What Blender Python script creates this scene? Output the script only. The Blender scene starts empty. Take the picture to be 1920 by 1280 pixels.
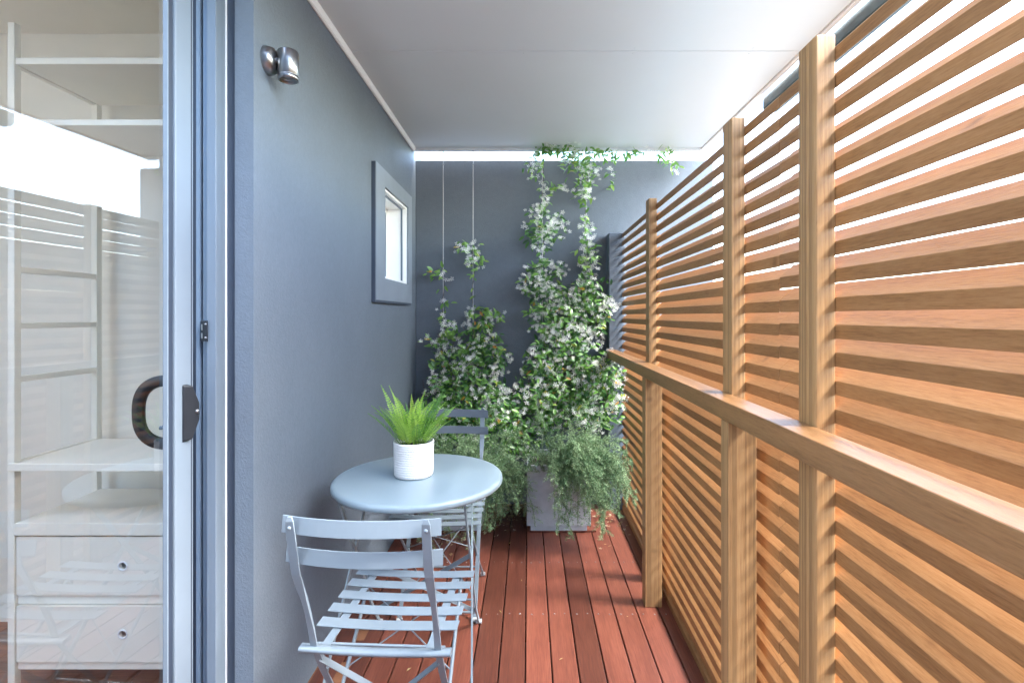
import bpy, bmesh, math, random
from mathutils import Vector, Matrix
C = bpy.context
S = C.scene
col = S.collection
R = math.radians
random.seed(7)
U = random.uniform
G = random.gauss

# ------------------------------------------------------------------ camera
F = 958.0; VX = 991.0; VY = 592.0; H = 1.285
cd = bpy.data.cameras.new('camera')
cam = bpy.data.objects.new('camera', cd); col.objects.link(cam)
cd.sensor_width = 36; cd.lens = F / 1920 * 36
cd.shift_x = -(VX - 960) / 1920; cd.shift_y = -(640 - VY) / 1920
cd.clip_start = 0.05; cd.clip_end = 2000
cam.location = (0, 0, H); cam.rotation_euler = (R(90), 0, 0)
S.camera = cam
# ------------------------------------------------------------------ world, sun, exposure
W = bpy.data.worlds.new('World'); S.world = W; W.use_nodes = True
nt = W.node_tree; nt.nodes.clear()
sky = nt.nodes.new('ShaderNodeTexSky'); sky.sky_type = 'NISHITA'; sky.sun_disc = False
sun_dir = Vector((0.66, -0.12, 0.76)).normalized()
sky.sun_elevation = math.asin(sun_dir.z)
sky.sun_rotation = math.atan2(sun_dir.x, sun_dir.y)
sky.air_density = 1.0; sky.dust_density = 2.5; sky.ozone_density = 1.0
bg = nt.nodes.new('ShaderNodeBackground'); bg.inputs[1].default_value = 0.15
ow = nt.nodes.new('ShaderNodeOutputWorld')
wbm = nt.nodes.new('ShaderNodeMix'); wbm.data_type = 'RGBA'; wbm.blend_type = 'MULTIPLY'; wbm.inputs[0].default_value = 1.0
wbm.inputs[7].default_value = (0.94, 1.0, 1.0, 1); nt.links.new(sky.outputs[0], wbm.inputs[6]); nt.links.new(wbm.outputs[2], bg.inputs[0]); nt.links.new(bg.outputs[0], ow.inputs[0])
sd = bpy.data.lights.new('sun', 'SUN'); sun = bpy.data.objects.new('sun', sd); col.objects.link(sun)
sd.energy = 1.1; sd.angle = R(14); sd.color = (1.0, 0.985, 0.965)
sun.rotation_euler = sun_dir.to_track_quat('Z', 'Y').to_euler()
S.view_settings.view_transform = 'Standard'; S.view_settings.look = 'None'
S.view_settings.gamma = 1.0; S.view_settings.exposure = 4.08
S.render.engine = 'CYCLES'
S.cycles.max_bounces = 10; S.cycles.diffuse_bounces = 6; S.cycles.transparent_max_bounces = 12
S.cycles.sample_clamp_indirect = 8

# ------------------------------------------------------------------ materials
def newmat(name):
    m = bpy.data.materials.new(name); m.use_nodes = True
    n = m.node_tree; n.nodes.clear()
    o = n.nodes.new('ShaderNodeOutputMaterial'); b = n.nodes.new('ShaderNodeBsdfPrincipled')
    n.links.new(b.outputs[0], o.inputs[0])
    return m, n, b
def rgb(c): return (c[0], c[1], c[2], 1)
def ramp(n, stops):
    r = n.nodes.new('ShaderNodeValToRGB'); e = r.color_ramp.elements
    while len(e) < len(stops): e.new(0.5)
    for i, (p, c) in enumerate(stops): e[i].position = p; e[i].color = rgb(c)
    return r
def noise(n, scale, detail=3, vec=None, rough=0.5):
    t = n.nodes.new('ShaderNodeTexNoise'); t.inputs['Scale'].default_value = scale
    t.inputs['Detail'].default_value = detail; t.inputs['Roughness'].default_value = rough
    if vec is not None: n.links.new(vec, t.inputs['Vector'])
    return t
def coords(n, scale=(1, 1, 1), jitter=0.0):
    tc = n.nodes.new('ShaderNodeTexCoord'); mp = n.nodes.new('ShaderNodeMapping')
    mp.inputs['Scale'].default_value = scale
    n.links.new(tc.outputs['Object'], mp.inputs['Vector'])
    if jitter:
        at = n.nodes.new('ShaderNodeAttribute'); at.attribute_name = 'rnd'
        mu = n.nodes.new('ShaderNodeVectorMath'); mu.operation = 'SCALE'; mu.inputs['Scale'].default_value = jitter
        n.links.new(at.outputs['Color'], mu.inputs[0]); n.links.new(mu.outputs[0], mp.inputs['Location'])
    return mp.outputs[0]
def bump(n, b, src, strength, dist):
    bp = n.nodes.new('ShaderNodeBump'); bp.inputs['Strength'].default_value = strength
    bp.inputs['Distance'].default_value = dist
    n.links.new(src, bp.inputs['Height']); n.links.new(bp.outputs[0], b.inputs['Normal'])
def mixc(n, fac, a, bb, mode='MIX'):
    m = n.nodes.new('ShaderNodeMix'); m.data_type = 'RGBA'; m.blend_type = mode
    if isinstance(fac, (int, float)): m.inputs[0].default_value = fac
    else: n.links.new(fac, m.inputs[0])
    for i, v in ((6, a), (7, bb)):
        if isinstance(v, tuple): m.inputs[i].default_value = rgb(v)
        else: n.links.new(v, m.inputs[i])
    return m.outputs[2]
def plain(name, c, rough=0.5, metal=0.0, var=0.06, vs=8, bs=0.0, bscale=200, spec=0.5):
    m, n, b = newmat(name)
    v = coords(n)
    t = noise(n, vs, 4, v)
    r = ramp(n, [(0.3, tuple(x * (1 - var) for x in c)), (0.7, tuple(min(1, x * (1 + var)) for x in c))])
    n.links.new(t.outputs[0], r.inputs[0]); n.links.new(r.outputs[0], b.inputs['Base Color'])
    b.inputs['Roughness'].default_value = rough; b.inputs['Metallic'].default_value = metal
    b.inputs['Specular IOR Level'].default_value = spec
    if bs:
        t2 = noise(n, bscale, 3, v); bump(n, b, t2.outputs[0], bs, 0.002)
    return m
def wood(name, axis, c1, c2, c3, rough=0.5, fine=260, knots=True, strips=0.0, spec=0.4, lam=0.15, rndv=0.3, ax=0.055):
    """long grain along `axis`; colours: light, mid, dark"""
    m, n, b = newmat(name)
    sc = [1.0, 1.0, 1.0]; sc[axis] = ax
    v = coords(n, tuple(sc), 7.0)
    t = noise(n, fine, 5, v, 0.72)
    t2 = noise(n, fine / 7, 4, v, 0.6)
    r = ramp(n, [(0.28, c3), (0.48, c2), (0.72, c1)])
    mx = n.nodes.new('ShaderNodeMath'); mx.operation = 'MULTIPLY_ADD'; mx.inputs[1].default_value = 0.68
    n.links.new(t.outputs[0], mx.inputs[0])
    m2 = n.nodes.new('ShaderNodeMath'); m2.operation = 'MULTIPLY'; m2.inputs[1].default_value = 0.32
    n.links.new(t2.outputs[0], m2.inputs[0]); n.links.new(m2.outputs[0], mx.inputs[2])
    n.links.new(mx.outputs[0], r.inputs[0])
    c = r.outputs[0]
    # board to board variation
    at = n.nodes.new('ShaderNodeAttribute'); at.attribute_name = 'rnd'
    rv = ramp(n, [(0.0, (1 - rndv,) * 3), (1.0, (1.0,) * 3)])
    sr = n.nodes.new('ShaderNodeSeparateColor'); n.links.new(at.outputs['Color'], sr.inputs[0]); n.links.new(sr.outputs[0], rv.inputs[0])
    c = mixc(n, 1.0, c, rv.outputs[0], 'MULTIPLY')
    if knots:
        sk = [16.0, 16.0, 16.0]; sk[axis] = 22.0
        vk = coords(n, tuple(sk), 5.0)
        vo = n.nodes.new('ShaderNodeTexVoronoi'); vo.inputs['Scale'].default_value = 0.30
        n.links.new(vk, vo.inputs['Vector'])
        rk = ramp(n, [(0.0, (0.35, 0.3, 0.28)), (0.11, (1, 1, 1))])
        n.links.new(vo.outputs['Distance'], rk.inputs[0])
        c = mixc(n, 0.75, c, rk.outputs[0], 'MULTIPLY')
    if strips:
        w = [0.0, 0.0, 0.0]
        vs = [1.0, 1.0, 1.0]; vs[axis] = 0.0
        v3 = coords(n, tuple(vs), 3.0)
        vv = n.nodes.new('ShaderNodeTexVoronoi'); vv.inputs['Scale'].default_value = strips
        n.links.new(v3, vv.inputs['Vector'])
        rs = ramp(n, [(0.0, (1 - lam,) * 3), (1.0, (1.0,) * 3)])
        sx = n.nodes.new('ShaderNodeSeparateColor'); n.links.new(vv.outputs['Color'], sx.inputs[0])
        n.links.new(sx.outputs[0], rs.inputs[0])
        c = mixc(n, 1.0, c, rs.outputs[0], 'MULTIPLY')
    n.links.new(c, b.inputs['Base Color'])
    b.inputs['Roughness'].default_value = rough; b.inputs['Specular IOR Level'].default_value = spec
    bump(n, b, t.outputs[0], 0.25, 0.0012)
    return m
def leafmat(name, stops, rough=0.4, trans=0.25):
    m, n, b = newmat(name)
    at = n.nodes.new('ShaderNodeAttribute'); at.attribute_name = 'rnd'
    r = ramp(n, stops); sr = n.nodes.new('ShaderNodeSeparateColor'); n.links.new(at.outputs['Color'], sr.inputs[0]); n.links.new(sr.outputs[0], r.inputs[0])
    n.links.new(r.outputs[0], b.inputs['Base Color'])
    b.inputs['Roughness'].default_value = rough
    if trans:
        o = [x for x in n.nodes if x.type == 'OUTPUT_MATERIAL'][0]
        tr = n.nodes.new('ShaderNodeBsdfTranslucent'); n.links.new(r.outputs[0], tr.inputs[0])
        ms = n.nodes.new('ShaderNodeMixShader'); ms.inputs[0].default_value = trans
        n.links.new(b.outputs[0], ms.inputs[1]); n.links.new(tr.outputs[0], ms.inputs[2])
        n.links.new(ms.outputs[0], o.inputs[0])
    return m
def glassmat(name, ior=1.6, tint=(0.96, 0.97, 0.96)):
    m = bpy.data.materials.new(name); m.use_nodes = True; n = m.node_tree; n.nodes.clear()
    o = n.nodes.new('ShaderNodeOutputMaterial'); g = n.nodes.new('ShaderNodeBsdfGlossy'); g.inputs['Roughness'].default_value = 0.0
    t = n.nodes.new('ShaderNodeBsdfTransparent'); t.inputs[0].default_value = rgb(tint)
    f = n.nodes.new('ShaderNodeFresnel'); f.inputs[0].default_value = ior
    ms = n.nodes.new('ShaderNodeMixShader')
    n.links.new(f.outputs[0], ms.inputs[0]); n.links.new(t.outputs[0], ms.inputs[1]); n.links.new(g.outputs[0], ms.inputs[2])
    n.links.new(ms.outputs[0], o.inputs[0])
    return m
def render_wall(name, c, c2):
    m, n, b = newmat(name)
    v = coords(n)
    t = noise(n, 2.2, 5, v, 0.6); r = ramp(n, [(0.3, c), (0.75, c2)])
    n.links.new(t.outputs[0], r.inputs[0])
    t4 = noise(n, 45, 4, v, 0.7); r4 = ramp(n, [(0.3, (0.9, 0.9, 0.9)), (0.7, (1, 1, 1))])
    n.links.new(t4.outputs[0], r4.inputs[0])
    n.links.new(mixc(n, 1.0, r.outputs[0], r4.outputs[0], 'MULTIPLY'), b.inputs['Base Color'])
    b.inputs['Roughness'].default_value = 0.62; b.inputs['Specular IOR Level'].default_value = 0.45
    a = n.nodes.new('ShaderNodeMath'); a.operation = 'ADD'
    t2 = noise(n, 130, 4, v, 0.7); t3 = noise(n, 9, 3, v)
    n.links.new(t2.outputs[0], a.inputs[0]); n.links.new(t3.outputs[0], a.inputs[1])
    bump(n, b, a.outputs[0], 0.45, 0.004)
    return m

M = {}
M['wall'] = render_wall('blue_grey_render', (0.116, 0.145, 0.180), (0.136, 0.166, 0.203))
M['gwall'] = render_wall('dark_blue_grey_render', (0.118, 0.142, 0.172), (0.134, 0.160, 0.192))
M['winframe'] = plain('blue_grey_gloss', (0.20, 0.235, 0.275), 0.45)
M['darkslate'] = plain('dark_slate', (0.05, 0.068, 0.10), 0.6, bs=0.2)
M['ceiling'] = plain('ceiling_paint', (0.655, 0.69, 0.71), 0.42, var=0.02, vs=2, bs=0.08, bscale=60)
M['white'] = plain('white_paint', (0.80, 0.80, 0.79), 0.45, var=0.02)
M['whitetrim'] = plain('white_trim', (0.78, 0.77, 0.76), 0.4, var=0.03)
M['cream'] = plain('cream_laminate', (0.84, 0.78, 0.67), 0.4, var=0.015)
M['room'] = plain('room_wall_paint', (0.80, 0.75, 0.65), 0.7, var=0.02)
M['black'] = plain('black_plastic', (0.009, 0.012, 0.017), 0.42, spec=0.4)
M['dark'] = plain('dark_gasket', (0.02, 0.03, 0.05), 0.5)
M['alu'] = plain('powder_coated_aluminium', (0.14, 0.18, 0.23), 0.35, var=0.03, metal=0.25)
M['alulight'] = plain('pale_aluminium', (0.14, 0.175, 0.215), 0.35, var=0.03)
M['alumid'] = plain('grey_blue_aluminium', (0.15, 0.20, 0.26), 0.4, var=0.03)
M['steel'] = plain('brushed_steel', (0.30, 0.305, 0.315), 0.30, metal=1.0, var=0.05)
M['wire'] = plain('wire_rope', (0.6, 0.6, 0.6), 0.4, metal=0.5)
M['table'] = plain('table_powder_coat', (0.22, 0.285, 0.325), 0.32, var=0.02, bs=0.03, bscale=500)
M['chair'] = plain('chair_powder_coat', (0.165, 0.205, 0.24), 0.36, var=0.02)
M['cap'] = plain('grey_foot_cap', (0.45, 0.48, 0.50), 0.5)
M['slat'] = wood('bamboo_slat', 1, (0.41, 0.210, 0.085), (0.31, 0.142, 0.049), (0.165, 0.064, 0.020), 0.5, 330, rndv=0.25, ax=0.075)
M['post'] = wood('bamboo_post', 2, (0.53, 0.315, 0.145), (0.43, 0.235, 0.095), (0.25, 0.115, 0.042), 0.5, 260, strips=120, lam=0.42, rndv=0.1, ax=0.04)
M['rail'] = wood('bamboo_rail', 1, (0.43, 0.225, 0.095), (0.33, 0.16, 0.06), (0.17, 0.07, 0.025), 0.38, 320, strips=55, lam=0.2, spec=0.5, ax=0.075)
M['deck'] = wood('red_hardwood_deck', 1, (0.31, 0.105, 0.064), (0.205, 0.060, 0.037), (0.098, 0.029, 0.021), 0.38, 190, knots=False, spec=0.55, rndv=0.6, ax=0.05)
M['parquet'] = wood('parquet', 0, (0.35, 0.17, 0.09), (0.25, 0.11, 0.055), (0.15, 0.06, 0.03), 0.35, 120, knots=False)
M['concrete'] = plain('pale_grey_fibre_cement', (0.43, 0.465, 0.495), 0.75, var=0.13, vs=14, bs=0.25, bscale=90)
M['soil'] = plain('soil', (0.03, 0.02, 0.014), 0.95, var=0.5, vs=60, bs=0.8, bscale=80)
M['gutter'] = plain('grey_green_gutter', (0.06, 0.09, 0.10), 0.25, var=0.3, vs=6)
M['ground'] = plain('ground_outside', (0.13, 0.13, 0.12), 0.9, var=0.2, vs=1.5)
M['jleaf'] = leafmat('jasmine_leaf', [(0.0, (0.03, 0.09, 0.03)), (0.4, (0.08, 0.21, 0.05)), (0.8, (0.19, 0.38, 0.075)), (0.93, (0.30, 0.46, 0.10)), (0.965, (0.55, 0.42, 0.05)), (1.0, (0.55, 0.22, 0.05))], 0.3, 0.3)
M['petal'] = leafmat('white_petal', [(0.0, (0.85, 0.86, 0.80)), (1.0, (0.93, 0.93, 0.92))], 0.5, 0.3)
M['litter'] = leafmat('dry_petals', [(0.0, (0.25, 0.17, 0.05)), (0.5, (0.55, 0.48, 0.25)), (1.0, (0.8, 0.75, 0.6))], 0.7, 0.1)
M['stem'] = plain('vine_stem', (0.075, 0.045, 0.028), 0.8, var=0.3)
M['rose'] = leafmat('rosemary_needle', [(0.0, (0.05, 0.11, 0.05)), (0.5, (0.17, 0.30, 0.14)), (1.0, (0.42, 0.56, 0.32))], 0.5, 0.2)
M['rstem'] = plain('rosemary_stem', (0.13, 0.16, 0.08), 0.8)
M['fern'] = leafmat('fern_leaf', [(0.0, (0.08, 0.22, 0.05)), (0.45, (0.26, 0.50, 0.07)), (1.0, (0.60, 0.80, 0.16))], 0.42, 0.35)
M['glass'] = glassmat('door_glass', 2.05, (0.95, 0.94, 0.91))
M['wglass'] = glassmat('window_glass', 1.5)
# dimpled ceramic
m, n, b = newmat('white_dimpled_ceramic')
b.inputs['Base Color'].default_value = (0.80, 0.79, 0.77, 1); b.inputs['Roughness'].default_value = 0.45
v = coords(n, (1, 1, 1.0)); vo = n.nodes.new('ShaderNodeTexVoronoi'); vo.inputs['Scale'].default_value = 190
n.links.new(v, vo.inputs['Vector'])
wv = n.nodes.new('ShaderNodeTexWave'); wv.bands_direction = 'Z'; wv.inputs['Scale'].default_value = 38; wv.inputs['Distortion'].default_value = 2.5
n.links.new(v, wv.inputs['Vector'])
a = n.nodes.new('ShaderNodeMath'); a.operation = 'ADD'; n.links.new(vo.outputs['Distance'], a.inputs[0]); n.links.new(wv.outputs['Fac'], a.inputs[1])
bump(n, b, a.outputs[0], 0.55, 0.002)
M['ceramic'] = m

# ------------------------------------------------------------------ mesh helpers
class MB:
    def __init__(s): s.v = []; s.f = []; s.r = []; s.sm = []
    def add(s, vs, fs, rnd=None, smooth=False):
        o = len(s.v); s.v += [tuple(p) for p in vs]
        if rnd is None: rnd = random.random()
        for f in fs: s.f.append(tuple(o + i for i in f)); s.r.append(rnd); s.sm.append(smooth)
    def box(s, x0, x1, y0, y1, z0, z1, rnd=None):
        v = [(x0, y0, z0), (x1, y0, z0), (x1, y1, z0), (x0, y1, z0), (x0, y0, z1), (x1, y0, z1), (x1, y1, z1), (x0, y1, z1)]
        s.add(v, [(0, 3, 2, 1), (4, 5, 6, 7), (0, 1, 5, 4), (1, 2, 6, 5), (2, 3, 7, 6), (3, 0, 4, 7)], rnd)
        return s
    def prism_y(s, sec, y0, y1, rnd=None, dz1=0.0):
        k = len(sec)
        v = [(x, y0, z) for x, z in sec] + [(x, y1, z + dz1) for x, z in sec]
        f = [tuple(range(k)), tuple(range(2 * k - 1, k - 1, -1))]
        for i in range(k): j = (i + 1) % k; f.append((i, i + k, j + k, j))
        s.add(v, f, rnd); return s
    def sweep(s, pts, section, up=Vector((1, 0, 0)), rnd=None, smooth=False):
        """section: list of (a,b) offsets; a along side axis, b along normal; up = side axis hint"""
        pts = [Vector(p) for p in pts]; k = len(section); vs = []; n = len(pts)
        for i, p in enumerate(pts):
            t = (pts[min(i + 1, n - 1)] - pts[max(i - 1, 0)]).normalized()
            a = up - t * up.dot(t)
            if a.length < 1e-4: a = t.orthogonal()
            a.normalize(); b = t.cross(a)
            for (u, w) in section: vs.append(p + a * u + b * w)
        fs = []
        for i in range(n - 1):
            for j in range(k):
                q = (j + 1) % k
                fs.append((i * k + j, i * k + q, (i + 1) * k + q, (i + 1) * k + j))
        s.add(vs, fs, rnd, smooth)
        s.add(vs[:k], [tuple(range(k - 1, -1, -1))], rnd); s.add(vs[-k:], [tuple(range(k))], rnd)
        return s
    def tube(s, pts, r, seg=8, rnd=None):
        sec = [(math.cos(2 * math.pi * i / seg) * r, math.sin(2 * math.pi * i / seg) * r) for i in range(seg)]
        t = (Vector(pts[-1]) - Vector(pts[0])).normalized()
        up = Vector((0, 0, 1)) if abs(t.z) < 0.8 else Vector((1, 0, 0))
        return s.sweep(pts, sec, up, rnd, True)
    def flat(s, pts, w, t, up=Vector((1, 0, 0)), rnd=None):
        return s.sweep(pts, [(-w / 2, -t / 2), (w / 2, -t / 2), (w / 2, t / 2), (-w / 2, t / 2)], up, rnd)
    def lathe(s, c, prof, seg=48, rnd=None, axis=None):
        c = Vector(c); vs = []; k = len(prof)
        Mx = axis.to_track_quat('Z', 'Y').to_matrix() if axis else Matrix.Identity(3)
        for i in range(seg):
            a = 2 * math.pi * i / seg
            for r, z in prof: vs.append(c + Mx @ Vector((r * math.cos(a), r * math.sin(a), z)))
        fs = []
        for i in range(seg):
            j = (i + 1) % seg
            for q in range(k - 1): fs.append((i * k + q, j * k + q, j * k + q + 1, i * k + q + 1))
        s.add(vs, fs, rnd, True); return s
    def build(s, name, mat, parent=None, bevel=0.0, seg=2, loc=None):
        me = bpy.data.meshes.new(name); me.from_pydata(s.v, [], s.f); me.update()
        at = me.attributes.new('rnd', 'FLOAT_COLOR', 'FACE')
        buf = []
        for r in s.r: buf += [r, (r * 7.31) % 1.0, (r * 3.77) % 1.0, 1.0]
        at.data.foreach_set('color', buf)
        me.polygons.foreach_set('use_smooth', s.sm)
        me.materials.append(M[mat] if isinstance(mat, str) else mat)
        o = bpy.data.objects.new(name, me); col.objects.link(o)
        if parent is not None: o.parent = parent
        if loc is not None: o.location = loc
        if bevel:
            bm = o.modifiers.new('bevel', 'BEVEL'); bm.width = bevel; bm.segments = seg; bm.limit_method = 'ANGLE'; bm.angle_limit = R(40)
            bm.harden_normals = False
        return o
def tag(o, label=None, cat=None, group=None, kind=None):
    if label: o['label'] = label
    if cat: o['category'] = cat
    if group: o['group'] = group
    if kind: o['kind'] = kind
    return o
def thing(name, label, cat, loc=(0, 0, 0), rz=0, group=None):
    o = bpy.data.objects.new(name, None); col.objects.link(o); o.empty_display_size = 0.1
    o.location = loc; o.rotation_euler = (0, 0, rz)
    return tag(o, label, cat, group)
def PX(x, y, Z): return Vector(((x - VX) * Z / F, Z, H - (y - VY) * Z / F))

# ------------------------------------------------------------------ setting
g = MB(); g.box(-60, 60, -60, 60, -0.5, -0.16); tag(g.build('ground', 'ground'), kind='structure')

d = MB(); P = 0.0967
for k in range(-8, 7):
    x0 = -0.0095 + k * P; x1 = x0 + P - 0.0048
    x0 = max(x0, -0.772); x1 = min(x1, 0.664)
    d.box(x0, x1, -0.9, 3.497, -0.022 + U(-.0006, .0006), U(-.0006, .0006), random.random())
deck = tag(d.build('deck', 'deck', bevel=0.003), kind='structure')
s_ = MB()
for Yr in (0.83, 1.29, 1.745, 2.206, 2.667, 3.13):
    for k in range(-8, 7):
        for dx in (0.022, 0.070):
            x = -0.0095 + k * P + dx
            if -0.76 < x < 0.64:
                s_.lathe((x + U(-.002, .002), Yr + U(-.004, .004), 0.0), [(0.0, 0.0014), (0.0028, 0.0012), (0.0036, -0.001)], 10)
scr = s_.build('deck_screws', 'steel', deck); scr['kind'] = 'stuff'
for Yr in (0.1, 0.83, 1.29, 1.745, 2.206, 2.667, 3.13):
    u_ = MB(); u_.box(-0.77, 0.66, Yr - .02, Yr + .02, -0.11, -0.0235); u_.build('joist', 'stem', deck)
u2 = MB(); u2.box(-0.77, 0.66, -0.9, 3.49, -0.155, -0.15); u2.build('underlay', 'darkslate', deck)

# ------------------------------------------------------------------ house
XW = -0.775
house = thing('house', 'blue grey rendered house side with small window, sliding glass door and white soffit', 'house', (0, 0, 0))
w = MB(); T = XW - 0.11
wy0, wy1, wz0, wz1 = 2.69, 3.20, 1.485, 1.960
Y0, Y1, Z0, Z1 = 1.44, 3.70, -0.15, 2.55
w.box(XW - .053, XW, Y0, 1.56, Z0, Z1); w.box(T, XW, 1.56, wy0, Z0, Z1); w.box(T, XW, wy1, Y1, Z0, Z1)
w.box(T, XW, wy0, wy1, Z0, wz0); w.box(T, XW, wy0, wy1, wz1, Z1)
w.build('wall', 'wall', house)
# dark strip in the reveal between wall end and door frame
cb = MB(); cb.box(-0.8565, -0.8282, 1.452, 1.559, -0.1, 2.5); cb.build('door_reveal', 'darkslate', house)
wb = MB(); wb.box(-0.861, -0.8566, 1.449, 1.50, -0.1, 2.5); wb.build('paint_edge', 'white', house)
# soffit
so = MB()
for (a, b2) in ((1.0, 2.176), (2.1795, 3.43)):
    so.box(XW + 0.0, 1.16, a, b2, 2.412, 2.44)
so.box(XW, 1.16, 1.0, 3.43, 2.441, 2.56)
soff = so.build('soffit', 'ceiling', house, bevel=0.0015)
tr = MB()
tr.box(1.1615, 1.185, 1.0, 3.455, 2.402, 2.56)
tr.build('edge_trim', 'whitetrim', soff, bevel=0.003)
tr = MB(); tr.box(XW + 0.0015, 1.16, 3.4315, 3.455, 2.392, 2.56); tr.build('edge_trim', 'ceiling', soff, bevel=0.003)
co = MB(); sec = [(XW, 2.4105), (XW, 2.388), (XW + 0.006, 2.386), (XW + 0.013, 2.390), (XW + 0.020, 2.4105)]
co.prism_y(sec[::-1], 1.0, 3.43); co.build('cornice', 'white', soff)
for Yr, xs in ((2.155, (-.72, -.52, -.02, .45, .95)), (2.20, (-.72, -.52, -.02, .45, .95))):
    for x in xs:
        ss = MB(); ss.lathe((x, Yr, 2.4118), [(0.0, -0.0012), (0.004, -0.0010), (0.006, 0.0008)], 10)
        ss.build('screw', 'ceiling', soff)
gu = MB(); gsec = [(1.20, 2.40), (1.20, 2.345), (1.215, 2.325), (1.27, 2.325), (1.285, 2.35), (1.285, 2.41)]
gu.prism_y(gsec, 1.0, 2.62); gu.build('gutter', 'gutter', house, bevel=0.004)
# window
wf = MB()
wx0, wx1 = XW + 0.0, XW + 0.022
oy0, oy1, oz0, oz1 = 2.525, 3.30, 1.365, 2.05
wf.box(XW - .001, wx1, oy0, wy0 - .004, oz0, oz1); wf.box(XW - .001, wx1, wy1 + .004, oy1, oz0, oz1)
wf.box(XW - .001, wx1, wy0 - .004, wy1 + .004, oz0, wz0 - .004); wf.box(XW - .001, wx1, wy0 - .004, wy1 + .004, wz1 + .004, oz1)
win = wf.build('window', 'winframe', house)
dk = MB(); dk.box(XW - .0005, wx1 - .004, oy0 - .006, oy0 - .0005, oz0 - .01, oz1 - .002); dk.box(XW - .0005, wx1 - .004, oy0, oy1 - .01, oz0 - .012, oz0 - .0005)
dk.build('dark_edge_strip', 'darkslate', win)  # dark strip along the frame's near side and underside
rv = MB(); t_ = 0.01; xa = XW - 0.17
rv.box(xa, XW + .012, wy0, wy0 + t_, wz0, wz1); rv.box(xa, XW + .012, wy1 - t_, wy1, wz0, wz1)
rv.box(xa, XW + .012, wy0 + t_, wy1 - t_, wz0, wz0 + t_); rv.box(xa, XW + .012, wy0 + t_, wy1 - t_, wz1 - t_, wz1)
M['bright'] = plain('fresh_white_gloss', (0.9, 0.9, 0.9), 0.3, var=0.01); rv.build('reveal', 'bright', win)
sa = MB()
xs0, xs1 = xa + .02, xa + .06
sa.box(xs0, xs1, wy0 + t_, wy0 + .04, wz0 + t_, wz1 - t_); sa.box(xs0, xs1, wy1 - .045, wy1 - t_, wz0 + t_, wz1 - t_)
sa.box(xs0, xs1, wy0 + .04, wy1 - .045, wz0 + t_, wz0 + .045); sa.box(xs0, xs1, wy0 + .04, wy1 - .045, wz1 - .045, wz1 - t_)
sa.box(xs0 + .005, xs1 - .005, wy0 + .04, wy1 - .045, 1.715, 1.727)
sa.build('sash', 'white', win)
fs_ = MB(); fs_.box(XW - .022, XW - .012, wy1 - t_ - .006, wy1 - t_ + .001, wz0 + t_, wz1 - t_); fs_.box(XW - .022, XW - .012, wy0 + t_, wy1 - t_ - .006, wz1 - t_ - .006, wz1 - t_ + .001)
fs_.box(xs1 + .001, xs1 + .006, wy1 - .050, wy1 - .046, wz0 + t_, wz1 - t_ - .03); fs_.box(xs1 + .001, xs1 + .006, wy0 + .04, wy1 - .046, wz1 - .052, wz1 - .046)
fs_.build('flyscreen_track', 'alu', win)
gp = MB(); gp.box(xs0 + .018, xs0 + .022, wy0 + .04, wy1 - .045, wz0 + .045, wz1 - .045); gp.build('pane', 'wglass', win)

# interior of the room behind the sliding door
it = MB(); it.box(-3.2, T + .0, 2.15, 2.25, 0, 2.60); it.box(-3.3, -3.201, -0.6, 2.25, 0, 2.6)
it.build('room_wall', 'room', house)
rw = MB(); rw.box(-3.3, 1.6, -1.9, -1.75, -0.15, 4.2); rw.build('rear_light_block', 'wall', house)  # unseen wall added behind the camera to hold back frontal sky light
rw = MB(); rw.box(-0.95, XW, -1.75, -0.21, -0.15, 2.5); rw.box(-0.95, XW, -1.75, 0.995, 2.5, 5.0); rw.build('side_light_block', 'wall', house)  # added out of view to block sky light coming from the left
ic = MB(); ic.box(-3.2, -0.93, 1.0, 2.149, 2.47, 2.60); ic.build('room_ceiling', 'room', house)
fl = MB()
for i in range(22):
    for j in range(3):
        fl.box(-3.2 + j * .75 + (i % 2) * .3, -3.2 + j * .75 + (i % 2) * .3 + .747, -0.6 + i * .125, -0.6 + i * .125 + .1235, -0.03, 0.0)
fl.build('room_floor', 'parquet', house)
# sliding door
def GX(Y): return -0.870 - 0.048 * (1.30 - Y)
def leafbox(mb, y0, y1, z0, z1, o0, o1):
    vs = [(GX(y) + o, y, z) for z in (z0, z1) for (y, o) in ((y0, o0), (y0, o1), (y1, o1), (y1, o0))]
    mb.add(vs, [(0, 1, 2, 3), (7, 6, 5, 4), (0, 4, 5, 1), (1, 5, 6, 2), (2, 6, 7, 3), (3, 7, 4, 0)])
st = MB(); leafbox(st, 1.261, 1.325, 0.02, 2.42, -0.018, 0.0); leafbox(st, -0.2, -0.13, 0.02, 2.42, -0.018, 0.0)
leafbox(st, -0.13, 1.261, 0.02, 0.06, -0.018, 0.0); leafbox(st, -0.13, 1.261, 2.38, 2.42, -0.018, 0.0)
door = st.build('sliding_door', 'alulight', house, bevel=0.003)
gk = MB(); leafbox(gk, 1.2435, 1.2605, 0.06, 2.38, -0.0165, -0.006); leafbox(gk, 1.3155, 1.3175, 0.06, 2.38, -0.002, 0.0012); gk.build('gasket', 'dark', door)
gb = MB(); leafbox(gb, 1.239, 1.243, 0.06, 2.38, -0.014, -0.003); gb.build('glazing_bead', 'alulight', door)
gl = MB(); gl.add([(GX(y) - .013, y, z) for (y, z) in ((-.13, .06), (1.242, .06), (1.242, 2.38), (-.13, 2.38))], [(0, 1, 2, 3)]); gl.build('glass_pane', 'glass', door)
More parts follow.
